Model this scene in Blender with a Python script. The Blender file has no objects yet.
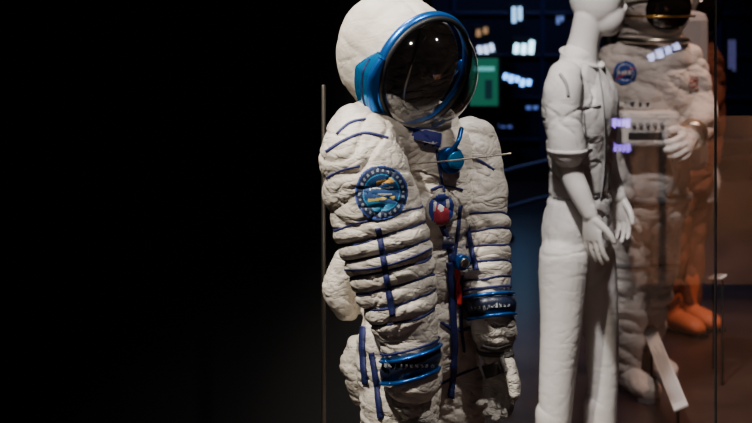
import bpy, bmesh, math, random
import numpy as np
from mathutils import Vector, Matrix, noise
from mathutils.bvhtree import BVHTree
random.seed(4)
F=1400.0; CX=376.0; HY=-10.0; EYE=1.7
EYEV=Vector((0,0,EYE))
def P(px,py,Y): return Vector(((px-CX)/F*Y, Y, EYE-(py-HY)/F*Y))
def V(*a): return Vector(a)
SC=bpy.context.scene
# ---------------------------------------------------------------- materials
def mat(name,col,rough=.6,metal=0,bump=0,bscale=60,var=0,vscale=8,spec=.5,emit=None,es=0,crinkle=0,cscale=22,coat=0):
    m=bpy.data.materials.new(name); m.use_nodes=True
    nt=m.node_tree; b=nt.nodes['Principled BSDF']
    b.inputs['Base Color'].default_value=(*col,1); b.inputs['Roughness'].default_value=rough
    b.inputs['Metallic'].default_value=metal; b.inputs['Specular IOR Level'].default_value=spec
    b.inputs['Coat Weight'].default_value=coat
    tc=nt.nodes.new('ShaderNodeTexCoord')
    if var>0:
        n=nt.nodes.new('ShaderNodeTexNoise'); n.inputs['Scale'].default_value=vscale; n.inputs['Detail'].default_value=6
        n.inputs['Roughness'].default_value=.65
        nt.links.new(tc.outputs['Object'],n.inputs['Vector'])
        r=nt.nodes.new('ShaderNodeValToRGB')
        r.color_ramp.elements[0].position=.35; r.color_ramp.elements[1].position=.65
        r.color_ramp.elements[0].color=(*[c*(1-var) for c in col],1); r.color_ramp.elements[1].color=(*[min(1,c*(1+var*.3)) for c in col],1)
        nt.links.new(n.outputs['Fac'],r.inputs['Fac']); nt.links.new(r.outputs['Color'],b.inputs['Base Color'])
    last=None
    if crinkle>0:
        mp=nt.nodes.new('ShaderNodeMapping'); mp.inputs['Scale'].default_value=(1,1,1.9); mp.inputs['Rotation'].default_value=(.35,.25,0)
        nt.links.new(tc.outputs['Object'],mp.inputs['Vector'])
        for cs,dist in ((cscale,.022),(cscale*2.7,.009)):
            n=nt.nodes.new('ShaderNodeTexNoise'); n.inputs['Scale'].default_value=cs; n.inputs['Detail'].default_value=2
            n.inputs['Distortion'].default_value=.9
            nt.links.new(mp.outputs['Vector'],n.inputs['Vector'])
            s=nt.nodes.new('ShaderNodeMath'); s.operation='SUBTRACT'; s.inputs[1].default_value=.5
            a=nt.nodes.new('ShaderNodeMath'); a.operation='ABSOLUTE'
            pw=nt.nodes.new('ShaderNodeMath'); pw.operation='POWER'; pw.inputs[1].default_value=.6
            nt.links.new(n.outputs['Fac'],s.inputs[0]); nt.links.new(s.outputs[0],a.inputs[0]); nt.links.new(a.outputs[0],pw.inputs[0])
            bp=nt.nodes.new('ShaderNodeBump'); bp.inputs['Strength'].default_value=crinkle; bp.inputs['Distance'].default_value=dist
            nt.links.new(pw.outputs[0],bp.inputs['Height'])
            if last: nt.links.new(last.outputs['Normal'],bp.inputs['Normal'])
            last=bp
    if bump>0:
        n=nt.nodes.new('ShaderNodeTexNoise'); n.inputs['Scale'].default_value=bscale; n.inputs['Detail'].default_value=4
        nt.links.new(tc.outputs['Object'],n.inputs['Vector'])
        bp=nt.nodes.new('ShaderNodeBump'); bp.inputs['Strength'].default_value=bump; bp.inputs['Distance'].default_value=.01
        nt.links.new(n.outputs['Fac'],bp.inputs['Height'])
        if last: nt.links.new(last.outputs['Normal'],bp.inputs['Normal'])
        last=bp
    if last: nt.links.new(last.outputs['Normal'],b.inputs['Normal'])
    if emit:
        b.inputs['Emission Color'].default_value=(*emit,1); b.inputs['Emission Strength'].default_value=es
    return m
def colmat(name,rough=.7):
    m=bpy.data.materials.new(name); m.use_nodes=True; nt=m.node_tree; b=nt.nodes['Principled BSDF']
    a=nt.nodes.new('ShaderNodeAttribute'); a.attribute_name='Col'
    nt.links.new(a.outputs['Color'],b.inputs['Base Color']); b.inputs['Roughness'].default_value=rough
    return m
def glassmat(name,tint,refl,rough=.0,mx_=.8):
    m=bpy.data.materials.new(name); m.use_nodes=True; nt=m.node_tree
    nt.nodes.remove(nt.nodes['Principled BSDF']); o=nt.nodes['Material Output']
    t=nt.nodes.new('ShaderNodeBsdfTransparent'); t.inputs['Color'].default_value=(*tint,1)
    g=nt.nodes.new('ShaderNodeBsdfGlossy'); g.inputs['Roughness'].default_value=rough
    lw=nt.nodes.new('ShaderNodeLayerWeight'); lw.inputs['Blend'].default_value=.5
    mr=nt.nodes.new('ShaderNodeMapRange'); mr.inputs['To Min'].default_value=refl; mr.inputs['To Max'].default_value=mx_
    pw=nt.nodes.new('ShaderNodeMath'); pw.operation='POWER'; pw.inputs[1].default_value=3
    nt.links.new(lw.outputs['Facing'],pw.inputs[0]); nt.links.new(pw.outputs[0],mr.inputs['Value'])
    mx=nt.nodes.new('ShaderNodeMixShader'); nt.links.new(mr.outputs[0],mx.inputs['Fac'])
    nt.links.new(t.outputs[0],mx.inputs[1]); nt.links.new(g.outputs[0],mx.inputs[2]); nt.links.new(mx.outputs[0],o.inputs['Surface'])
    return m
M_canvas=mat('suit_canvas',(.74,.68,.59),.46,bump=.12,bscale=160,var=.18,vscale=9,crinkle=.45,cscale=7.5)
M_hood=mat('hood_canvas',(.72,.66,.57),.6,bump=.12,bscale=160,var=.12,vscale=8,crinkle=.2,cscale=5)
M_navy=mat('navy_webbing',(.012,.018,.11),.6,bump=.3,bscale=250)
M_lace=mat('navy_lacing',(.022,.028,.13),.7)
M_blue=mat('blue_anodised',(.014,.15,.58),.28,metal=.7)
M_bluel=mat('blue_light_anodised',(.01,.24,.60),.20,metal=.65)
M_red=mat('red_tape',(.6,.02,.02),.6)
M_lining=mat('dark_lining',(.28,.255,.23),.8,bump=.3,var=.8,vscale=7,crinkle=1,cscale=6)
M_glove=mat('glove_canvas',(.55,.51,.45),.8,bump=.3,bscale=150,var=.35,vscale=30,crinkle=.6,cscale=18)
M_gdark=mat('glove_grip',(.07,.065,.06),.6,bump=.4,bscale=200)
M_band=mat('cuff_band',(.015,.022,.05),.35,bump=.2)
M_steel=mat('brushed_steel',(.55,.5,.42),.3,metal=1)
M_black=mat('black_rubber',(.012,.012,.013),.5)
M_decal=colmat('embroidered_patch')
M_visor=glassmat('visor_glass',(.72,.70,.68),.08,.04)
M_mann=mat('mannequin_gloss_white',(.76,.72,.69),.32,var=.04)
M_cloth=mat('white_cotton',(.78,.75,.72),.7,crinkle=.14,cscale=4.5,bump=.06)
M_eva=mat('white_suit_fabric',(.66,.61,.58),.8,crinkle=.5,cscale=6,var=.2)
M_eva2=mat('grey_suit_fabric',(.25,.24,.25),.7)
M_orange=mat('orange_suit_fabric',(.22,.075,.042),.75,crinkle=.5,cscale=6,var=.3)
M_orboot=mat('orange_boot',(.62,.17,.07),.6)
M_dvis=mat('dark_visor',(.01,.008,.006),.08,coat=1)
M_gold=mat('gold_trim',(.6,.35,.1),.3,metal=1)
# ---------------------------------------------------------------- geometry helpers
def catmull(pts,sub):
    pts=[np.array(p,float) for p in pts]; out=[]
    n=len(pts)
    for i in range(n-1):
        p0=pts[max(i-1,0)];p1=pts[i];p2=pts[i+1];p3=pts[min(i+2,n-1)]
        for k in range(sub):
            t=k/sub
            out.append(.5*((2*p1)+(-p0+p2)*t+(2*p0-5*p1+4*p2-p3)*t*t+(-p0+3*p1-3*p2+p3)*t**3))
    out.append(pts[-1]); return out
class Shape:
    def __init__(s): s.v=[]; s.f=[]
    def loft(s,centers,A,B=None,side=(1,0,0),sub=5,seg=24,caps=True):
        B=B or A
        rows=catmull([list(c)+[a,b] for c,a,b in zip(centers,A,B)],sub)
        C=[Vector(r[:3]) for r in rows]; a=[r[3] for r in rows]; b=[r[4] for r in rows]
        n=len(C); T=[]
        for i in range(n):
            t=(C[min(i+1,n-1)]-C[max(i-1,0)]); T.append(t.normalized())
        rings=[]
        side=Vector(side)
        def fr(t):
            u=side-t*side.dot(t)
            if u.length<.1: u=Vector((0,1,0))-t*t.y
            u.normalize(); return u,t.cross(u)
        if caps:
            for k in (1,2,3,4):
                ang=math.pi/2*(1-k/5.0)
                rings.append((C[0]-T[0]*min(a[0],b[0])*math.sin(ang),T[0],a[0]*math.cos(ang),b[0]*math.cos(ang)))
        for i in range(n): rings.append((C[i],T[i],a[i],b[i]))
        if caps:
            for k in (4,3,2,1):
                ang=math.pi/2*(1-k/5.0)
                rings.append((C[-1]+T[-1]*min(a[-1],b[-1])*math.sin(ang),T[-1],a[-1]*math.cos(ang),b[-1]*math.cos(ang)))
        base=len(s.v)
        for c,t,ra,rb in rings:
            u,v=fr(t)
            for j in range(seg):
                th=2*math.pi*j/seg; s.v.append(tuple(c+u*ra*math.cos(th)+v*rb*math.sin(th)))
        R=len(rings)
        for i in range(R-1):
            for j in range(seg):
                j2=(j+1)%seg
                s.f.append((base+i*seg+j,base+i*seg+j2,base+(i+1)*seg+j2,base+(i+1)*seg+j))
        s.f.append(tuple(base+j for j in range(seg))[::-1]); s.f.append(tuple(base+(R-1)*seg+j for j in range(seg)))
        return s
    def ell(s,c,r,axes=None,seg=24,rg=14):
        ax=axes or (V(1,0,0),V(0,1,0),V(0,0,1)); c=Vector(c)
        base=len(s.v)
        for i in range(1,rg):
            ph=math.pi*i/rg
            for j in range(seg):
                th=2*math.pi*j/seg
                s.v.append(tuple(c+ax[0]*r[0]*math.sin(ph)*math.cos(th)+ax[1]*r[1]*math.sin(ph)*math.sin(th)+ax[2]*r[2]*math.cos(ph)))
        for i in range(rg-2):
            for j in range(seg):
                j2=(j+1)%seg
                s.f.append((base+i*seg+j,base+(i+1)*seg+j,base+(i+1)*seg+j2,base+i*seg+j2))
        s.f.append(tuple(base+j for j in range(seg))); s.f.append(tuple(base+(rg-2)*seg+j for j in range(seg))[::-1])
        return s
def mkobj(name,v,f,m,parent=None,smooth=True):
    me=bpy.data.meshes.new(name); me.from_pydata([tuple(x) for x in v],[],[tuple(x) for x in f]); me.update()
    for x in (m if isinstance(m,(list,tuple)) else [m]): me.materials.append(x)
    if smooth: me.polygons.foreach_set('use_smooth',[True]*len(me.polygons))
    o=bpy.data.objects.new(name,me); SC.collection.objects.link(o)
    if parent: o.parent=parent
    return o
def build(name,shape,voxel,smooth,m,parent=None,disp=None,post=None):
    t=mkobj('tmp',shape.v,shape.f,[],None)
    md=t.modifiers.new('r','REMESH'); md.mode='VOXEL'; md.voxel_size=voxel
    dg=bpy.context.evaluated_depsgraph_get(); dg.update()
    me=bpy.data.meshes.new_from_object(t.evaluated_get(dg))
    bpy.data.objects.remove(t)
    n=len(me.vertices); co=np.empty(n*3); me.vertices.foreach_get('co',co); co=co.reshape(-1,3)
    e=np.empty(len(me.edges)*2,int); me.edges.foreach_get('vertices',e); e=e.reshape(-1,2)
    deg=np.zeros(n); np.add.at(deg,e[:,0],1); np.add.at(deg,e[:,1],1); deg[deg==0]=1
    for it in range(smooth):
        for lam in (.6,-.55):
            acc=np.zeros_like(co); np.add.at(acc,e[:,0],co[e[:,1]]); np.add.at(acc,e[:,1],co[e[:,0]])
            co=co+lam*(acc/deg[:,None]-co)
    me.vertices.foreach_set('co',co.ravel()); me.update()
    if disp:
        nn=np.empty(n*3); me.vertices.foreach_get('normal',nn); nn=nn.reshape(-1,3)
        d=np.array([disp(Vector(c),Vector(k)) for c,k in zip(co,nn)])
        co=co+nn*d[:,None]; me.vertices.foreach_set('co',co.ravel()); me.update()
    me.materials.clear()
    for x in (m if isinstance(m,(list,tuple)) else [m]): me.materials.append(x)
    if post: post(me)
    me.polygons.foreach_set('use_smooth',[True]*len(me.polygons)); me.update()
    me.name=name; o=bpy.data.objects.new(name,me); SC.collection.objects.link(o)
    if parent: o.parent=parent
    bv=BVHTree.FromPolygons([v.co.copy() for v in me.vertices],[tuple(p.vertices) for p in me.polygons])
    return o,bv
def pillow(c,fx,fz,seed):
    w=noise.noise(c*4+V(seed,0,0))*.5
    q=V(c.x*fx+seed,c.y*fx+w,c.z*fz+w*1.5)
    return math.sqrt(abs(noise.noise(q))+.01)*1.6-.75
def creases(c,seed,fz=13,tilt=.5):
    w=noise.noise(c*6+V(seed,1,0))*.9
    q=V(c.x*4+seed,c.y*4,(c.z+tilt*c.x*math.sin(seed))*fz+w)
    k=1-min(1,abs(noise.noise(q))/.10); m=max(0,min(1,.5+1.6*noise.noise(c*5+V(0,seed,3))))
    return -k*k*m
def empty(name,loc):
    o=bpy.data.objects.new(name,None); SC.collection.objects.link(o); o.empty_display_size=.1
    return o
def cast(bv,px,py,off):
    d=(P(px,py,4)-EYEV).normalized(); h=bv.ray_cast(EYEV,d)
    if h[0] is None: return None
    n=h[1]
    if n.dot(d)>0: n=-n
    return h[0]+n*off
def ribbon(name,bv,pts,w,m,parent,off=.004,sub=8):
    L=catmull(pts,sub); v=[];f=[];prev=None
    for i,p in enumerate(L):
        t=L[min(i+1,len(L)-1)]-L[max(i-1,0)]; t/=max(1e-6,np.linalg.norm(t)); nx,ny=-t[1],t[0]
        row=[cast(bv,p[0]+nx*w*k/2,p[1]+ny*w*k/2,off*(1 if k==0 else .8)) for k in (-1,0,1)]
        if any(r is None for r in row): prev=None; continue
        b=len(v); v+=row
        if prev is not None and (v[b+1]-v[prev+1]).length<.08:
            f+=[(prev,prev+1,b+1,b),(prev+1,prev+2,b+2,b+1)]
        prev=b
    if f:
        o=mkobj(name,v,f,m,parent); s=o.modifiers.new('s','SOLIDIFY'); s.thickness=.0018; s.offset=0
        return o
def decal(name,bv,px,py,w,h,fn,parent,n=36,off=.004,rot=0,m=None):
    v=[];idx={};f=[];cols=[]
    cr,sr=math.cos(rot),math.sin(rot); nv=max(4,int(n*h/w))
    for j in range(nv+1):
        for i in range(n+1):
            u=(i/n*2-1);q=(j/nv*2-1); x=u*w/2;y=-q*h/2
            r=cast(bv,px+x*cr-y*sr,py+x*sr+y*cr,off)
            if r is not None: idx[(i,j)]=len(v); v.append(r)
    for j in range(nv):
        for i in range(n):
            k=[(i,j),(i+1,j),(i+1,j+1),(i,j+1)]
            if not all(a in idx for a in k): continue
            c=fn((i+.5)/n*2-1,(j+.5)/nv*2-1)
            if c is None: continue
            q=[idx[a] for a in k]
            if max((v[q[0]]-v[q[2]]).length,(v[q[1]]-v[q[3]]).length)>.06: continue
            f.append(q); cols.append(c)
    if not f: return
    o=mkobj(name,v,f,m or M_decal,parent); a=o.data.color_attributes.new('Col','FLOAT_COLOR','CORNER')
    for p,c in zip(o.data.polygons,cols):
        for li in p.loop_indices: a.data[li].color=(*c,1)
    return o
def ring(name,bv,c,axis,rest,width,m,parent,off=.003,lim=1.4,seg=72,thick=.003,wob=0,seed=0):
    axis=Vector(axis).normalized(); u=axis.orthogonal().normalized(); w=axis.cross(u); v=[];f=[];prev=None
    for j in range(seg+1):
        th=2*math.pi*j/seg; d=u*math.cos(th)+w*math.sin(th); row=[]
        wb=wob*(math.sin(2*th+seed)+.5*math.sin(5*th+seed*2))
        for k in (-1,0,1):
            o=Vector(c)+axis*(width/2*k+wb); h=bv.ray_cast(o,d)
            if h[0] is None or h[3]>rest*lim: row=None;break
            row.append(h[0]+d*(off*(1.3 if k==0 else .7)))
        if row is None: prev=None; continue
        b=len(v); v+=row
        if prev is not None: f+=[(prev,prev+1,b+1,b),(prev+1,prev+2,b+2,b+1)]
        prev=b
    if f:
        o=mkobj(name,v,f,m,parent); s=o.modifiers.new('s','SOLIDIFY'); s.thickness=thick; s.offset=0
        return o
def cyl(name,a,b,r,m,parent=None,r2=None,seg=20):
    a=Vector(a);b=Vector(b);t=(b-a).normalized();u=t.orthogonal().normalized();w=t.cross(u);r2=r if r2 is None else r2
    v=[];f=[]
    for c,R in ((a,r),(b,r2)):
        for j in range(seg):
            th=2*math.pi*j/seg; v.append(c+u*R*math.cos(th)+w*R*math.sin(th))
    for j in range(seg): f.append((j,(j+1)%seg,seg+(j+1)%seg,seg+j))
    f.append(tuple(range(seg))[::-1]); f.append(tuple(range(seg,2*seg)))
    o=mkobj(name,v,f,m,parent,smooth=True)
    bm=o.modifiers.new('b','BEVEL'); bm.width=min(r,r2)*.15; bm.segments=2; bm.limit_method='ANGLE'
    return o
def box(name,c,s,m,parent=None,rot=None,bev=.004):
    c=Vector(c); R=rot or Matrix.Identity(3); v=[]
    for z in (-1,1):
        for y in (-1,1):
            for x in (-1,1): v.append(c+R@V(x*s[0]/2,y*s[1]/2,z*s[2]/2))
    f=[(0,2,3,1),(4,5,7,6),(0,1,5,4),(2,6,7,3),(0,4,6,2),(1,3,7,5)]
    o=mkobj(name,v,f,m,parent,smooth=False)
    if bev: b=o.modifiers.new('b','BEVEL'); b.width=bev; b.segments=2
    return o
def tube(name,pts,r,m,parent=None,sub=8):
    s=Shape(); s.loft(pts,[r]*len(pts),sub=sub,seg=12,side=(.3,.2,.9)); return mkobj(name,s.v,s.f,m,parent)
def add_hand(sh,wrist,d,s,n,k=1.0,curl=.45,fat=1.0):
    d=Vector(d).normalized(); s=Vector(s); s=(s-d*s.dot(d)).normalized(); n0=Vector(n); n=d.cross(s)
    if n.dot(n0)<0: n=-n
    w=Vector(wrist)
    kn=[(.034,.088),(.012,.093),(-.011,.090),(-.032,.082)]; ln=[.072,.080,.074,.058]; rr=[.0092,.0096,.0092,.008]
    sh.loft([w-d*.02*k,w+d*.03*k,w+d*.062*k,w+d*.085*k],[.026*k*fat,.034*k,.040*k,.038*k],[.02*k*fat,.018*k*fat,.016*k*fat,.012*k*fat],side=s)
    for (sx,sy),L,r in zip(kn,ln,rr):
        p=w+d*sy*k+s*sx*k; a=curl*.5; pts=[p-d*.03*k,p]
        for fr,da in ((.44,.55),(.31,.8),(.25,.6)):
            dd=(d*math.cos(a)+n*math.sin(a)+s*sx*1.6).normalized(); pts.append(pts[-1]+dd*L*k*fr); a+=curl*da
        R=r*k*fat; sh.loft(pts,[R,R*1.05,R,R*.93,R*.82],side=s,sub=3,seg=12)
    b=w+d*.022*k+s*.022*k; pts=[b]; a=.75
    for L,da in ((.038,.25),(.030,.25),(.024,0)):
        dd=(d*math.cos(a)+s*math.sin(a)+n*.35).normalized(); pts.append(pts[-1]+dd*L*k); a-=da
    R=.0115*k*fat; sh.loft(pts,[R*1.3,R*1.1,R,R*.8],side=n,sub=3,seg=12)
def add_boot(sh,ank,fdir,L=.29,wd=.052,h=.05):
    a=Vector(ank); f=Vector(fdir).normalized(); g=V(a.x,a.y,0)
    side=V(-f.y,f.x,0)
    sh.loft([a+V(0,0,.12),a,V(g.x,g.y,.07)],[.062,.058,.056],side=side)
    sh.loft([g-f*.06+V(0,0,.052),g+f*.04+V(0,0,.056),g+f*(L*.5)+V(0,0,.046),g+f*(L*.72-.03)+V(0,0,.038)],[wd*.85,wd*.95,wd*1.08,wd*.85],[.046,.052,.044,.034],side=side)
def soles(name,ank,fdir,parent,m):
    g=Vector(ank); f=Vector(fdir).normalized(); s=V(-f.y,f.x,0); out=[]
    for t,w in ((-.1,.03),(-.08,.048),(0,.052),(.1,.058),(.18,.052),(.215,.03)): out.append((t,w))
    v=[]
    pts=[(t,w) for t,w in out]+[(t,-w) for t,w in out[::-1]]
    for z in (0.001,.022):
        for t,w in pts: v.append(V(g.x,g.y,z)+f*t+s*w)
    n=len(pts); fc=[(i,(i+1)%n,n+(i+1)%n,n+i) for i in range(n)]+[tuple(range(n))[::-1],tuple(range(n,2*n))]
    return mkobj(name,v,fc,m,parent,smooth=False)
# ================================================================ PRESSURE SUIT
suit=empty('pressure_spacesuit',(0,0,0))
Y0=3.6; fdir=V(.76,-.65,0); sd=V(.65,.76,0)
T=Shape()
T.loft([P(424,130,Y0+.05),P(426,152,Y0+.04),P(424,195,Y0+.03),P(420,255,Y0+.03),P(416,305,Y0+.03),P(414,345,Y0+.03)],
       [.10,.180,.190,.160,.150,.155],[.09,.12,.142,.132,.130,.130],side=sd)
T.loft([P(398,350,Y0-.08),P(400,425,Y0-.12),P(402,500,Y0-.14),P(402,600,Y0-.08)],[.110,.10,.090,.075],side=sd)
T.loft([P(440,350,Y0+.08),P(451,420,Y0+.06),P(456,495,Y0+.06),P(450,590,Y0+.1)],[.105,.092,.085,.07],side=sd)
T.loft([P(347,258,Y0+.06),P(341,285,Y0+.06),P(347,308,Y0+.06)],[.030,.046,.036],[.06,.07,.06])
T.loft([P(354,345,Y0),P(353,366,Y0),P(362,392,Y0)],[.025,.036,.030],[.05,.06,.05])
an1=V(P(402,600,Y0-.08).x,Y0-.08,.13); an2=V(P(450,590,Y0+.1).x,Y0+.1,.13)
T.loft([P(402,600,Y0-.08),an1],[.075,.06]); T.loft([P(450,590,Y0+.1),an2],[.07,.06])
def dT(c,n):
    return .013*pillow(c,4,9,3)+.003*pillow(c,10,20,9)+.009*creases(c,2.3)+.006*creases(c,7.1,20)
torso,bT=build('torso_and_trousers',T,.006,6,M_canvas,suit,dT)
for i,a in enumerate((an1,an2)):
    B=Shape(); add_boot(B,a,fdir); build('boot_%d'%(i+1),B,.006,4,M_gdark,suit); soles('boot_sole_%d'%(i+1),a,fdir,suit,M_black)
# near arm
YA=Y0-.19
AP=[(362,136,YA+.05,.084),(366,165,YA,.108),(374,205,YA,.116),(386,245,YA-.01,.109),(396,285,YA-.02,.098),(404,320,YA-.03,.084),(409,347,YA-.03,.066),(411,378,YA-.03,.064)]
A=Shape(); A.loft([P(a,b,c) for a,b,c,r in AP],[r for *_,r in AP],side=sd)
A.loft([P(400,150,Y0-.04),P(366,142,YA+.04)],[.080,.084])
a0=P(*AP[2][:3]); a1=P(*AP[5][:3]); axA=(a1-a0).normalized()
SA=(a1-a0).length; rib=.041
def ribs(c,a0,ax,S,rib,amp):
    s=(c-a0).dot(ax); e=min(1,max(0,(s-.015)/.03))*min(1,max(0,(S+.02-s)/.03))
    k=.8+.6*noise.noise(c*7)
    return e,amp*(abs(math.sin(math.pi*(s-.03)/rib))**.5*k-.5)*e
def dA(c,n):
    e,r=ribs(c,a0,axA,SA,rib,.015)
    return r+(.014*(1-.6*e))*pillow(c,4.5,10,21)+.003*pillow(c,12,20,5)+.009*creases(c,4.1,13,.8)+.006*creases(c,9.7,22,-.8)
arm1,bA=build('sleeve_right',A,.005,6,M_canvas,suit,dA)
k=0
while .03+k*rib<SA+.01:
    c=a0+axA*(.03+k*rib); ring('lacing_right_%d'%k,bA,c,axA,.13,.0045,M_lace,suit,off=.001,thick=.002,wob=.0025,seed=k*1.7); k+=1
# far arm
YB=Y0-.02
BP=[(470,142,YB+.10,.070),(476,168,YB+.08,.075),(479,205,YB+.05,.074),(483,242,YB+.02,.068),(487,275,YB,.062),(490,300,YB-.02,.055),(493,328,YB-.02,.051)]
A=Shape(); A.loft([P(a,b,c) for a,b,c,r in BP],[r for *_,r in BP],side=sd)
b0=P(*BP[2][:3]); b1=P(*BP[4][:3]); axB=(b1-b0).normalized(); SB=(b1-b0).length; ribB=.04
def dB(c,n):
    e,r=ribs(c,b0,axB,SB,ribB,.013)
    return r+(.012*(1-.6*e))*pillow(c,6,12,41)+.003*pillow(c,14,20,15)+.008*creases(c,5.5,16,.8)
arm2,bB=build('sleeve_left',A,.005,6,M_canvas,suit,dB)
k=0
while .03+k*ribB<SB+.02:
    ring('lacing_left_%d'%k,bB,b0+axB*(.03+k*ribB),axB,.085,.0045,M_lace,suit,off=.001,thick=.002,wob=.002,seed=k*2.1); k+=1
def cuff(tag,bv,p,ax,r):
    ax=Vector(ax).normalized()
    ring('cuff_band_'+tag,bv,p,ax,r,.040,M_band,suit,off=.006,thick=.006)
    ring('cuff_edge_a_'+tag,bv,p-ax*.026,ax,r,.005,M_blue,suit,off=.008,thick=.006)
    ring('cuff_edge_b_'+tag,bv,p+ax*.026,ax,r,.005,M_blue,suit,off=.008,thick=.006)
    ring('cuff_line_'+tag,bv,p-ax*.043,ax,r,.004,M_navy,suit,off=.004)
pA=P(410,364,YA-.03); cuff('right',bA,pA,axA,.08)
pB=P(491,306,YB-.02); cuff('left',bB,pB,axB,.07)
def cufftxt(u,v):
    if abs(v)<.35 and math.sin(u*31)>-.2 and math.sin(u*57+v*9)>-.5: return (.35,.38,.42)
decal('cuff_text_right',bA,410,364,44,9,cufftxt,suit,n=60,off=.012)
decal('cuff_text_left',bB,491,306,34,7,cufftxt,suit,n=50,off=.012)
# gloves
G=Shape(); w=P(412,388,YA-.03)
G.loft([w+V(0,0,.025),w-V(0,0,.03)],[.055,.05],[.055,.045],side=sd)
add_hand(G,w-V(0,0,.035),(.06,-.05,-1),fdir,sd,1.12,.55,1.3)
build('glove_right',G,.0035,3,M_glove,suit,lambda c,n:.005*pillow(c,20,35,4))
G=Shape(); w=P(495,334,YB-.02)
G.loft([w+V(0,0,.035),w,w-V(0,0,.04)],[.052,.060,.044],[.052,.054,.040],side=sd)
add_hand(G,w-V(0,0,.03),(.12,-.05,-1),V(.65,-.6,0),V(-.6,-.65,0),1.12,.7,1.35)
gl,bG=build('glove_left',G,.0035,3,M_glove,suit,lambda c,n:.005*pillow(c,20,35,4))
ring('glove_strap_left',bG,w-V(0,0,.042),(0,0,-1),.06,.012,M_gdark,suit,lim=1.6,off=.003)
ribbon('glove_palm_grip_left',bG,[(484,350),(489,362),(494,376)],15,M_gdark,suit,off=.003)
ribbon('glove_back_strap_left',bG,[(500,352),(503,362),(506,372)],5,M_gdark,suit,off=.003)
ribbon('glove_cross_strap_left',bG,[(482,346),(495,349),(510,345)],4,M_gdark,suit,off=.004)
# HELMET
n=V(.55,-.76,-.35).normalized(); s=n.cross(V(0,0,1)).normalized(); u=s.cross(n).normalized()
C=P(423,71,Y0-.13)
RS,RU=.134,.145
H=Shape(); Hc=C-n*.07-V(.012,0,0)
H.ell(Hc,(.140,.158,.145),(s,u,n))
H.ell(C-n*.11+V(-.024,0,.012),(.138,.154,.130),(s,u,n))
H.loft([Hc-u*.04-n*.06,P(405,122,Y0+.02)],[.105,.10],side=s)
def dH(c,nn):
    h=(c-C).dot(n)
    r=.007*pillow(c,5,7,33)+.002*pillow(c,16,16,8)+.006*creases(c,3.3,9)
    lat=(c-C).dot(s)
    r-=.004*math.exp(-((lat-.03)/.006)**2)
    return r*(1 if h<-.02 else 0)
def postH(me):
    me.materials.append(M_lining)
    fl=[((p.center-C).dot(n)>-.004 and (p.center-C).length<.24) for p in me.polygons]
    for v in me.vertices:
        h=(v.co-C).dot(n)
        if h>-.005: v.co=v.co-n*(h+.005)*1.9
    for p,k in zip(me.polygons,fl):
        if k: p.material_index=1
hood,bH=build('helmet_hood',H,.006,5,M_hood,suit,dH,postH)
def ringband(name,m,wfront,wback,rad_in,rad_out,th0=0,th1=2*math.pi,seg=96):
    v=[];f=[]
    closed=(th1-th0)>6.28; N=seg if closed else seg+1
    for j in range(N):
        th=th0+(th1-th0)*j/seg
        dv=s*RS*math.cos(th)+u*RU*math.sin(th); dn=dv.normalized(); wf=wfront(th);wb=wback(th)
        ro=rad_out(th) if callable(rad_out) else rad_out
        prof=[(rad_in,wf),(ro*.6+rad_in*.4,wf+.004),(ro,wf-.001),(ro+.002,(wf-wb)/2),(ro+.001,-wb+.002),(ro*.6,-wb-.003),(rad_in,-wb)]
        for r,h in prof: v.append(C+dv+dn*r+n*h)
    K=7
    for j in range(N if closed else N-1):
        j2=(j+1)%N
        for k in range(K): f.append((j*K+k,j*K+(k+1)%K,j2*K+(k+1)%K,j2*K+k))
    if not closed: f+= [tuple(range(K)),tuple(range((N-1)*K,N*K))[::-1]]
    return mkobj(name,v,f,m,suit)
low=lambda th: max(0,math.cos(th-(-math.pi*.28)))
t0,t1=-math.pi*.74,math.pi*.10
tap=lambda th:min(1,max(0,(th-t0)/.5))*min(1,max(0,(t1-th)/.35))
ringband('visor_rim',M_blue,lambda t:.008+.004*low(t),lambda t:.012+.006*low(t),-.005,.010)
ringband('visor_lower_band',M_bluel,lambda t:.004,lambda t:.020+.044*tap(t),.0,lambda t:.011+.016*tap(t),t0,t1)
ringband('visor_band_groove',M_navy,lambda t:-.022,lambda t:.030,.0,lambda t:.012+.018*tap(t),t0+.2,t1-.15)
ringband('visor_band_ridge',M_blue,lambda t:.010,lambda t:.004,.0,lambda t:.012+.018*tap(t),t0+.1,t1-.05)
ringband('visor_black_gasket',M_black,lambda t:.018,lambda t:-.008,-.007,.004)
v=[];f=[];N=64;K=20
for k in range(K+1):
    t=math.pi/2*k/K*.999
    for j in range(N):
        th=2*math.pi*j/N; v.append(C+(s*(RS-.002)*math.cos(th)+u*(RU-.002)*math.sin(th))*math.cos(t)+n*(.006+.135*math.sin(t)))
for k in range(K):
    for j in range(N): f.append((k*N+j,k*N+(j+1)%N,(k+1)*N+(j+1)%N,(k+1)*N+j))
mkobj('visor',v,f,M_visor,suit)
for sg,tg in ((-1,'left'),(1,'right')):
    q=C+s*sg*(RS+.012)-n*.022
    cyl('visor_hinge_'+tg,q-s*sg*.010,q+s*sg*.010,.016,M_blue,suit)
    tube('visor_latch_arm_'+tg,[q+u*.02,q-n*.01,q-u*.035-n*.03],.006,M_blue,suit)
tube('inner_comm_cable',[C-n*.05+u*.1,C-n*.01+u*.03+s*.03,C-n*.03-u*.05+s*.02,C-n*.05-u*.11],.004,M_steel,suit)
nv=lambda name,bv,pts,w,off=.003,m=M_navy: ribbon(name,bv,pts,w,m,suit,off)
nv('arm_strap',bA,[(378,228),(382,250),(387,280),(393,316)],6)
nv('shoulder_seam_1',bA,[(326,152),(345,140),(365,133),(388,138)],2.4,.002,M_lace)
nv('shoulder_seam_2',bA,[(337,134),(350,123),(366,119)],2.0,.002,M_lace)
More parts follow.
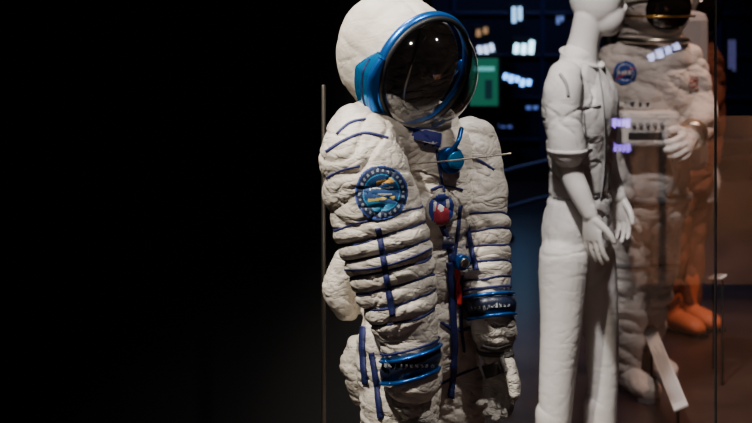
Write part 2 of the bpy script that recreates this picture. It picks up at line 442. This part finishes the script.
nv('shoulder_seam_3',bA,[(324,180),(340,171),(360,166)],2.0,.002,M_lace)
nv('arm_seam_4',bA,[(345,270),(375,268),(410,258),(436,246)],1.8,.002,M_lace)
nv('far_arm_strap',bB,[(464,208),(468,228),(472,250),(477,270)],5)
nv('far_shoulder_seam',bB,[(462,158),(478,160),(494,170)],2.2,.002,M_lace)
nv('chest_seam_1',bT,[(436,150),(440,175),(444,192)],2.2)
nv('chest_zip_1',bT,[(440,222),(447,240),(452,262)],6)
nv('chest_zip_2',bT,[(460,205),(457,235),(453,262)],3.5)
nv('chest_seam_2',bT,[(430,190),(445,186),(462,190)],2.0)
nv('red_pull_tab',bT,[(455,268),(456,285),(457,305)],4.5,.012,M_red)
nv('front_strap',bT,[(448,262),(451,300),(453,350),(451,398)],6,.007)
nv('front_strap_thin',bT,[(461,275),(460,320),(463,352)],2.5,.005)
nv('thigh_strap_1',bT,[(364,325),(363,350),(366,385)],5.5,.005)
nv('thigh_strap_2',bT,[(372,352),(377,385),(381,418)],5.5,.005)
nv('thigh_seam',bT,[(440,384),(460,374),(482,366)],2.2,.002,M_lace)
nv('waist_strap',bT,[(440,322),(455,330),(470,327)],3,.005)
def badge(u,v):
    if abs(v)>.92 or abs(u)>.95: return (.5,.5,.55)
    return (.02,.03,.25)
decal('name_tag',bT,423,140,28,11,badge,suit,rot=.12,off=.02)
def patch(u,v):
    r=math.hypot(u,v); th=math.atan2(v,u)
    if r>1: return None
    if r>.95: return (.03,.08,.35)
    if r>.70:
        return (.22,.28,.36) if (math.sin(th*26)>.2 and .77<r<.87) else (.008,.016,.055)
    if r>.66: return (.02,.28,.55)
    if abs(v-.40-.22*u)<.09 and -.2<u<.55: return (.70,.38,.06)
    if abs(v-.18-.15*u)<.03 and abs(u)<.45: return (.5,.52,.5)
    if abs(v+.22-.1*u)<.045 and abs(u)<.5: return (.6,.45,.10)
    if abs(v+.05)<.025 and -.3<u<.4: return (.4,.4,.4)
    if v<-.34-.15*u: return (.02,.20,.38)
    return (.006,.05,.17)
decal('mission_patch',bA,381,193,51,54,patch,suit,n=72,off=.005)
def eagle(u,v):
    r=math.hypot(u,v*.9)
    if r>1: return None
    if r>.85: return (.35,.33,.3)
    if abs(u)+abs(v)<.28: return (.5,.5,.52)
    if abs(abs(u)-.45)<.10 and abs(v-.2)<.36: return (.4,.38,.4)
    return (.30,.02,.04) if (v<.1 and abs(u)<.5) else (.015,.03,.20)
decal('chest_emblem',bT,439,208,29,29,eagle,suit,n=34,off=.012)
decal('flag_strip',bT,446,241,12,12,lambda u,v:(.02,.04,.3) if v<.1 else (.3,.3,.35),suit,n=8,off=.012)
cc=cast(bT,449,160,.0) or P(449,160,Y0-.16)
cf=V(.4,-.9,.1).normalized()
cyl('chest_connector_base',cc-cf*.01,cc+cf*.022,.034,M_blue,suit)
cyl('chest_connector_cap',cc+cf*.022,cc+cf*.045,.022,M_bluel,suit)
tube('chest_connector_tether',[cc+V(0,-.03,.02),cc+V(.02,-.04,.05),cc+V(.03,-.02,.08)],.006,M_blue,suit)
tube('mount_rod',[cc+V(-.13,-.06,-.005),cc+V(0,-.055,.005),cc+V(.15,-.05,.022)],.0022,M_steel,suit)
vv=cast(bT,459,262,0) or P(459,262,Y0-.1)
cyl('pressure_valve',vv-cf*.01,vv+cf*.025,.02,M_blue,suit)
cyl('pressure_valve_cap',vv+cf*.025,vv+cf*.035,.012,M_steel,suit)
pole=empty('mannequin_stand',(0,0,0)); YP=4.08; px_=P(323.5,100,YP).x
cyl('pole',V(px_,YP,.01),V(px_,YP,EYE-(85+10)/F*YP),.0065,M_steel,pole)
cyl('base_plate',V(px_,YP,0.0),V(px_,YP,.012),.10,M_steel,pole)
# ================================================================ WHITE MANNEQUIN
mq=empty('display_mannequin',(0,0,0)); Y=4.9
f2=V(.8,-.6,0); s2=V(.6,.8,0)
S=Shape()
S.ell(P(596,-6,Y),(.100,.078,.125),(f2,s2,V(.0,0,1)))
S.ell(P(604,16,Y)+f2*.012,(.064,.058,.072),(f2,s2,V(0,0,1)))
S.ell(P(615,8,Y)+f2*.03,(.018,.012,.022),(f2,s2,V(0,0,1)))
S.loft([P(590,18,Y),P(584,42,Y),P(580,62,Y)],[.058,.056,.072],[.056,.054,.064],side=s2)
build('head_and_neck',S,.005,8,M_mann,mq)
G=Shape()
G.loft([P(580,60,Y),P(580,76,Y),P(581,105,Y),P(580,150,Y),P(579,190,Y),P(577,230,Y),P(576,258,Y)],
       [.080,.165,.178,.152,.136,.152,.148],[.065,.085,.118,.105,.096,.114,.105],side=s2)
G.loft([P(566,78,Y-.13),P(563,100,Y-.15),P(567,150,Y-.16)],[.058,.066,.066],side=s2)
G.loft([P(597,80,Y+.13),P(602,100,Y+.15),P(605,140,Y+.15)],[.055,.060,.056],side=s2)
G.loft([P(564,258,Y-.07),P(562,320,Y-.07),P(557,385,Y-.06),P(553,452,Y-.05)],[.092,.075,.062,.052],side=s2)
G.loft([P(592,258,Y+.07),P(600,320,Y+.06),P(603,385,Y+.06),P(600,452,Y+.07)],[.086,.066,.054,.048],side=s2)
def dG(c,nn):
    k=min(1,max(.10,(c.z-.70)/.12))
    belt=-.006*math.exp(-((c.z-(EYE-(205)/F*4.9))/.012)**2)
    return k*(.008*pillow(c,4,6,2)+.002*pillow(c,12,12,7)+.010*creases(c,6.2,9,.9)+.006*creases(c,3.9,13,-.9))+belt
cl,bC=build('white_coverall',G,.006,7,M_cloth,mq,dG)
ring('sleeve_hem_right',bC,P(566.5,151,Y-.16),(0,0,-1),.075,.014,M_cloth,mq,off=.004)
S=Shape(); cn=P(582,59,Y); pts=[cn+f2*(.062*math.cos(t))+s2*(.070*math.sin(t))+V(0,0,-.030*math.cos(t)+.004) for t in np.linspace(.3,2*math.pi-.3,26)]
S.loft(pts,[.010]*26,[.017]*26,side=(0,0,1),sub=2,seg=10); build('collar',S,.004,3,M_cloth,mq)
M_seam=mat('grey_seam',(.36,.36,.37),.8)
ribbon('front_placket',bC,[(597,66),(603,110),(604,160),(600,200)],1.4,M_seam,mq)
ribbon('waist_seam',bC,[(553,196),(575,200),(600,196)],1.2,M_seam,mq)
ribbon('pocket_top',bC,[(583,106),(592,107),(600,105)],1.6,M_seam,mq)
ribbon('pocket_side',bC,[(583,106),(583,120),(584,134)],1.0,M_seam,mq)
ribbon('pocket_bottom',bC,[(584,134),(592,136),(601,134)],1.0,M_seam,mq)
ribbon('shoulder_tab',bC,[(560,74),(566,84),(568,96)],3.0,M_seam,mq)
S=Shape()
wr=P(590,214,Y-.2); el=P(571,170,Y-.15)
S.loft([P(564,120,Y-.15),el,P(581,195,Y-.18),wr],[.048,.042,.036,.027],side=s2)
add_hand(S,wr,(.10,-.02,-1),V(.6,-.75,0),V(.6,.8,0),1.0,.3)
build('arm_right',S,.0035,5,M_mann,mq)
S=Shape(); wr=P(619,196,Y+.08)
S.loft([P(604,120,Y+.15),P(606,162,Y+.14),wr],[.046,.04,.027],side=s2)
add_hand(S,wr,(.08,-.02,-1),V(.7,-.6,0),V(-.6,-.8,0),.95,.4)
build('arm_left',S,.0035,5,M_mann,mq)
for i,(p,yy) in enumerate((((553,452),Y-.05),((600,452),Y+.07))):
    q=P(*p,yy); a=V(q.x,yy,.11); B=Shape(); add_boot(B,a,f2,L=.26,wd=.042); build('foot_%d'%(i+1),B,.006,4,M_mann,mq)
# ================================================================ WHITE EXTRAVEHICULAR SUIT
ev=empty('white_astronaut_suit',(0,0,0)); Y=5.95; f3=V(.3,-.95,0); s3=V(.95,.3,0)
E=Shape()
E.loft([P(652,36,Y),P(651,60,Y),P(650,100,Y),P(648,150,Y),P(646,190,Y),P(646,212,Y)],[.13,.20,.21,.19,.18,.18],[.12,.15,.17,.16,.15,.14],side=s3)
E.loft([P(618,62,Y-.05),P(610,105,Y-.08),P(611,150,Y-.1),P(620,196,Y-.14)],[.085,.08,.072,.058],side=s3)
E.loft([P(686,64,Y+.02),P(697,100,Y-.02),P(700,118,Y-.08),P(692,134,Y-.2)],[.085,.078,.07,.055],side=s3)
E.loft([P(632,205,Y),P(628,270,Y),P(626,330,Y),P(627,362,Y)],[.11,.092,.08,.07],side=s3)
E.loft([P(662,205,Y+.03),P(655,270,Y+.12),P(648,320,Y+.25),P(645,338,Y+.3)],[.11,.092,.08,.07],side=s3)
dE=lambda c,nn:.018*pillow(c,5,12,12)+.005*pillow(c,12,22,6)+.01*creases(c,8.1,15)
eo,bE=build('suit_body',E,.008,5,M_eva,ev,dE)
hc=P(655,4,Y-.02)
S=Shape(); S.ell(hc,(.155,.16,.165)); build('helmet_shell',S,.01,4,M_eva,ev)
S=Shape(); S.ell(hc+f3*.05+V(0,0,-.01),(.128,.125,.125)); build('helmet_visor',S,.008,4,M_dvis,ev)
for i,(z,r) in enumerate(((.03,.170),(-.05,.165))):
    S=Shape(); pts=[hc+V(0,0,z)+ (f3*math.cos(t)+s3*math.sin(t))*r for t in np.linspace(-1.3,1.3,12)]
    S.loft(pts,[.005]*12,sub=2,seg=8,side=(0,0,1)); mkobj('visor_trim_%d'%i,S.v,S.f,M_gold,ev)
c=P(653,40,Y-.02); S=Shape(); pts=[c+(f3*math.cos(t)+s3*math.sin(t))*.14 for t in np.linspace(0,2*math.pi,30)]
S.loft(pts,[.014]*30,sub=1,seg=10,side=(0,0,1)); mkobj('neck_ring',S.v,S.f,M_steel,ev)
def agency(u,v):
    r=math.hypot(u,v)
    if r>1: return None
    if abs(v-.05)<.16 and abs(u)<.66 and math.sin(u*19)>-.55: return (.8,.8,.82)
    if abs(v-u*.55+.02)<.07 and r<.92: return (.6,.06,.05)
    if abs(r-.72)<.035: return (.5,.55,.65)
    return (.015,.06,.32)
decal('agency_patch',bE,625,73,23,23,agency,ev,n=40,off=.008)
decal('chest_gauge_strip',bE,632,103,34,9,lambda u,v:(.03,.03,.04) if (math.sin(u*17)>.1 and abs(v)<.6) else (.6,.58,.56),ev,n=40,off=.03,rot=.08)
decal('sleeve_flag',bE,693,84,10,14,lambda u,v:(.4,.05,.03) if math.sin(v*14)>0 else (.5,.45,.42),ev,n=14,off=.01)
box('chest_display_unit',P(648,128,Y-.22),(.24,.13,.14),M_eva,ev,bev=.02)
for i in range(5): cyl('control_knob_%d'%i,P(634+i*7,124,Y-.28),P(634+i*7,124,Y-.305),.009,M_eva2,ev)
box('display_screen',P(648,136,Y-.285),(.16,.01,.03),M_black,ev)
ring('waist_ring',bE,P(646,196,Y),(0,0,1),.2,.03,M_eva2,ev,lim=1.5,off=.01,thick=.01)
for i,(a,b,yy) in enumerate(((628,262,Y),(655,262,Y+.11))): ring('knee_stripe_%d'%i,bE,P(a,b,yy),(0,0,1),.1,.02,M_eva2,ev,off=.004)
tube('oxygen_hose',[P(660,128,Y-.26),P(672,150,Y-.3),P(676,176,Y-.2),P(668,192,Y-.15)],.016,M_eva2,ev)
S=Shape(); wr=P(690,138,Y-.24); add_hand(S,wr,(-.35,-.8,-.2),V(-.3,0,1),V(-.8,.3,-.2),1.15,.9,1.4); build('glove_left',S,.005,3,M_eva,ev)
cyl('wrist_ring',P(694,131,Y-.18),P(691,137,Y-.235),.062,M_steel,ev)
S=Shape(); wr=P(621,204,Y-.15); add_hand(S,wr,(.1,-.1,-1),V(.2,-.9,0),V(.95,.3,0),1.15,.6,1.4); build('glove_right',S,.005,3,M_eva,ev)
for i,(p,yy) in enumerate((((627,362),Y),((645,338),Y+.3))):
    q=P(*p,yy); a=V(q.x,yy,.13); B=Shape(); add_boot(B,a,V(.35,-.93,0),L=.30,wd=.06); build('overboot_%d'%(i+1),B,.007,4,M_eva,ev,lambda c,nn:.006*pillow(c,14,24,3)); soles('overboot_sole_%d'%(i+1),a,V(.35,-.93,0),ev,M_eva2)
box('life_support_backpack',P(655,90,Y+.26),(.44,.20,.70),M_eva2,ev,bev=.04)
# ================================================================ ORANGE FLIGHT SUIT
og=empty('orange_flight_suit',(0,0,0)); Y=7.05; f4=V(.5,-.86,0); s4=V(.86,.5,0)
O=Shape()
O.loft([P(690,42,Y),P(690,62,Y),P(690,100,Y),P(688,140,Y),P(686,178,Y)],[.12,.19,.19,.16,.16],[.1,.13,.14,.13,.13],side=s4)
O.loft([P(668,62,Y-.1),P(662,105,Y-.14),P(664,165,Y-.16)],[.075,.066,.05],side=s4)
O.loft([P(708,62,Y+.1),P(714,105,Y+.1),P(711,160,Y+.02)],[.07,.062,.05],side=s4)
O.loft([P(677,175,Y-.05),P(673,240,Y-.05),P(671,302,Y-.05)],[.1,.078,.066],side=s4)
O.loft([P(695,175,Y+.08),P(691,240,Y+.08),P(688,300,Y+.06)],[.1,.078,.066],side=s4)
oo,bO=build('suit_body',O,.01,5,M_orange,og,lambda c,nn:.02*pillow(c,6,10,8))
S=Shape(); hc=P(692,12,Y); S.ell(hc,(.14,.15,.16)); build('helmet_shell',S,.01,3,M_eva2,og)
S=Shape(); S.ell(hc+f4*.04,(.12,.12,.125)); build('helmet_visor',S,.01,3,M_dvis,og)
for i,(p,yy) in enumerate((((664,165),Y-.16),((711,160),Y+.02))):
    S=Shape(); add_hand(S,P(p[0],p[1]+6,yy),(.05,-.05,-1),f4,s4*(1 if i==0 else -1),1.1,.5,1.3); build('glove_%d'%i,S,.006,3,M_eva2,og)
for i,(p,yy) in enumerate((((671,302),Y-.05),((688,300),Y+.06))):
    q=P(*p,yy); a=V(q.x,yy,.13); B=Shape(); add_boot(B,a,V(.6,-.8,0),L=.28,wd=.056); build('boot_%d'%(i+1),B,.007,4,M_orboot,og); soles('boot_sole_%d'%(i+1),a,V(.6,-.8,0),og,M_black)
# ================================================================ LABELS
def label(name,c,L,w,ang,tilt=.35,pitch=0):
    e=empty(name,(0,0,0)); R=Matrix.Rotation(ang,3,'Z')@Matrix.Rotation(pitch,3,'X')@Matrix.Rotation(tilt,3,'Y')
    c=Vector(c); box('panel',c,(w,L,.008),mat(name+'_white',(.70,.68,.66),.5),e,rot=R,bev=.001)
    mt=mat(name+'_print',(.12,.12,.13),.6)
    for i in range(6):
        ln=L*random.uniform(.55,.86)
        box('text_line_%d'%i,c+R@V(w*(-.34+.135*i),-(L*.88-ln)/2,.0045),(w*.035,ln,.001),mt,e,rot=R,bev=0)
    for k in (-.4,.4):
        b=c+R@V(0,L*k,-.004); cyl('foot_%d'%int(k*10),V(b.x,b.y,0),b,.006,M_black,e)
label('caption_panel',V(1.175,5.72,.17),.82,.058,-.04,-.45,.14)
label('caption_panel',V(1.50,6.15,.44),.34,.035,-.10,-.5,-.2)
# ================================================================ ROOM
M_floor=mat('dark_polished_floor',(.060,.036,.028),.30,var=.4,vscale=3,bump=.05,bscale=30)
M_wall=mat('black_wall',(.003,.003,.004),.9,var=.3,vscale=2)
M_wallb=mat('dark_blue_wall',(.010,.014,.030),.8,var=.5,vscale=1.5)
box('floor',(1,5,-.05),(11,18,.1),M_floor,bev=0)
box('ceiling',(1,5,3.65),(11,18,.1),M_wall,bev=0)
box('wall_back',(1,14.05,1.8),(11,.1,3.6),M_wallb,bev=0)
box('wall_front',(1,-4.05,1.8),(11,.1,3.6),M_wall,bev=0)
box('wall_left',(-4.55,5,1.8),(.1,18,3.6),M_wall,bev=0)
box('wall_right',(6.55,5,1.8),(.1,18,3.6),M_wallb,bev=0)
box('wall_partition',(-2.2,4.75,1.8),(4.6,.1,3.58),M_wall,bev=0)
gm=glassmat('case_glass',(.95,.95,.96),.07,.0)
glp=empty('glass_partition',(0,0,0)); YG=3.02; jx=(715.5-376)/F*YG
def pane(name,x0,x1):
    mkobj(name,[V(x0,YG,.03),V(x1,YG,.03),V(x1,YG,3.5),V(x0,YG,3.5)],[(0,1,2,3)],gm,glp,smooth=False)
pane('glass_pane_1',-2.4,jx-.002); pane('glass_pane_2',jx+.002,3.2)
box('joint_strip',(jx,YG,1.75),(.003,.012,3.5),M_black,glp,bev=0)
box('bottom_channel',(.4,YG,.02),(5.6,.04,.04),M_black,glp); box('top_channel',(.4,YG,3.52),(5.6,.05,.06),M_black,glp)
# ================================================================ BACKGROUND EXHIBITS
def emis(name,c,s_): return mat(name,(.02,.02,.02),.5,emit=c,es=s_)
def sign(name,px,py,Yd,w,h,c,st,rot=0,parent=None):
    e=parent or empty(name,(0,0,0)); p=P(px,py,Yd); R=Matrix.Rotation(rot,3,'Y')
    W=w/F*Yd;Hh=h/F*Yd
    box('housing',p+V(0,.03,0),(W+.04,.05,Hh+.04),M_black,e,rot=R)
    mt=emis(name+'_face',c,st)
    nst=max(2,int(W/.05)); 
    for i in range(nst):
        hh=Hh*random.uniform(.6,1)
        box('stroke_%d'%i,p+R@V((i+.5)/nst*W-W/2,0,(Hh-hh)/2*random.choice((-1,1))),(W/nst*.62,.012,hh),mt,e,rot=R,bev=0)
    return e
k=empty('video_kiosk',(0,0,0)); Yk=9.5; p=P(484,82,Yk)
box('screen',p,(.19,.02,.32),emis('green_screen',(.01,.17,.10),.7),k); box('bezel',p+V(0,.03,0),(.25,.04,.38),M_black,k)
box('screen_caption',p+V(.0,-.012,.09),(.14,.004,.03),emis('screen_caption',(.1,.5,.5),1.2),k,bev=0)
box('screen_figure',p+V(.03,-.012,-.05),(.05,.004,.13),emis('screen_figure',(.01,.05,.06),.5),k,bev=0)
box('pedestal',V(p.x,p.y+.1,(p.z-.19)/2),(.2,.14,p.z-.19),M_wallb,k); box('foot',V(p.x,p.y+.1,.02),(.4,.3,.04),M_black,k)
cab=empty('exhibit_cabinet',(0,0,0))
box('body',(2.3,12.9,1.3),(3.6,.5,2.6),M_wallb,cab); box('plinth',(2.3,12.8,.1),(3.8,.7,.2),M_black,cab)
M_cabl=mat('cabinet_shelf_edge',(.03,.04,.09),.4)
for i in range(6): box('shelf_edge_%d'%i,(2.3,12.63,.35+i*.38),(3.5,.03,.03),M_cabl,cab)
for i in range(5): box('mullion_%d'%i,(.7+i*.8,12.63,1.3),(.04,.03,2.4),M_cabl,cab)
Yd=12.2
sign('illuminated_sign',524,47,Yd,22,14,(.4,.8,1),6,.1)
sign('illuminated_sign',514,80,Yd,36,8,(.12,.38,1),7,.25)
sign('illuminated_sign',517,18,Yd,12,22,(.3,.6,1),2.6)
sign('illuminated_sign',486,50,Yd,18,10,(.5,.65,1),3.5,-.2)
sign('illuminated_sign',482,32,Yd,14,9,(.7,.4,.2),.7)
sign('illuminated_sign',560,20,Yd,8,8,(.2,.3,.8),1)
sign('illuminated_sign',532,108,Yd,14,4,(.12,.2,.7),1)
sign('illuminated_sign',500,126,Yd,26,3,(.1,.15,.5),.8,.1)
sign('illuminated_sign',732,60,Yd,8,40,(.15,.15,.4),.5)
br=empty('barrier_railing',(0,0,0)); M_rail=mat('rail_paint',(.14,.15,.19),.45)
for z in (.44,.66):
    tube('rail_%d'%int(z*100),[V(.55,8.0,z-.05),V(1.1,8.6,z),V(1.9,9.4,z)],.013,M_rail,br)
for x,y in ((.56,8.02),(1.1,8.6),(1.9,9.4)): cyl('post_%d'%int(x*10),V(x,y,0),V(x,y,.70),.02,M_rail,br)
def refl(px,py,vd,w,h,c,st,rot=0):
    p=P(px,py,vd); Ys=2*YG-vd; e=empty('neon_sign',(0,0,0)); R=Matrix.Rotation(rot,3,'Y')
    W=w/F*vd;Hh=h/F*vd; mt=emis('neon_%d_%d'%(px,py),c,st); n_=4
    q=V(p.x,Ys,p.z)
    box('back_board',q-V(0,.03,0),(W+.05,.04,Hh+.05),M_black,e,rot=R)
    for i in range(n_): box('tube_%d'%i,q+R@V((i+.5)/n_*W-W/2,0,0),(W/n_*.7,.015,Hh*random.uniform(.7,1)),mt,e,rot=R,bev=0)
    cyl('post',V(q.x,q.y-.04,0),V(q.x,q.y-.04,q.z),.02,M_black,e)
refl(621,123,7.4,18,9,(.35,.2,1),40); refl(622,148,7.4,18,8,(.3,.15,1),26); refl(664,52,7.4,36,9,(.5,.55,1),28,-.4)
# unseen brown board added behind camera, mirrored in the case glass as haze
mw=empty('haze_board',(0,0,0))
box('timber_face',(2.25,-1.7,.50),(1.7,.05,1.0),mat('haze_board_brown',(.60,.33,.21),.6,var=.8,vscale=2.0),mw)
box('haze_board_plinth',(2.25,-1.75,.04),(1.8,.2,.08),M_black,mw)
# ================================================================ LIGHTS
def spot(name,loc,tgt,e,ang,col,size=.12,blend=.6):
    l=bpy.data.lights.new(name,'SPOT'); l.energy=e; l.spot_size=math.radians(ang); l.spot_blend=blend; l.color=col; l.shadow_soft_size=size
    o=bpy.data.objects.new(name,l); SC.collection.objects.link(o); o.location=loc
    o.rotation_euler=(Vector(tgt)-Vector(loc)).to_track_quat('-Z','Y').to_euler(); return o
W=(1,.91,.78)
spot('spotlight_suit_key',(-1.1,2.5,3.45),(.02,3.5,1.0),900,38,W,.05)
spot('spotlight_suit_top',(.85,2.6,3.5),(.14,3.5,1.0),300,36,(1,.94,.87),.06)
spot('spotlight_suit_back',(-.6,4.4,3.4),(.05,3.6,1.2),170,40,(.95,.95,1),.08)
spot('spotlight_mannequin',(.1,3.3,3.5),(.74,4.9,.85),480,34,(1,.94,.90),.10)
spot('spotlight_white_suit',(1.2,4.3,3.5),(1.2,5.95,.9),150,36,(1,.86,.78),.12)
spot('spotlight_orange_suit',(1.9,5.6,3.5),(1.6,7.05,.2),50,36,(1,.75,.6),.12)
spot('floor_haze_spot',(2.2,6.0,3.5),(1.7,6.2,0),220,50,(1,.55,.38),.2)  # added lamp: warms the floor to suggest the brown haze there
spot('spotlight_floor_blue',(1.0,9,3.5),(.8,8.7,0),200,75,(.3,.42,1),.2)
spot('spotlight_cabinet',(1.5,10.8,3.5),(1.5,12.6,1.0),110,80,(.3,.42,1),.2)
spot('haze_board_spot',(2.2,-.1,3.4),(2.2,-1.7,.4),1900,42,(1,.78,.62),.1)  # added lamp for the unseen board; its bounce is a soft warm fill
w=bpy.data.worlds.new('dark_hall'); SC.world=w; w.use_nodes=True
w.node_tree.nodes['Background'].inputs[0].default_value=(.35,.4,.6,1); w.node_tree.nodes['Background'].inputs[1].default_value=.01
# ================================================================ CAMERA
cd=bpy.data.cameras.new('camera'); cd.sensor_width=36; cd.lens=36*F/752; cd.shift_y=-(211.5-HY)/752
cd.dof.use_dof=True; cd.dof.focus_distance=3.4; cd.dof.aperture_fstop=4.2
co=bpy.data.objects.new('camera',cd); SC.collection.objects.link(co); co.location=EYEV; co.rotation_euler=(math.pi/2,0,0)
SC.camera=co
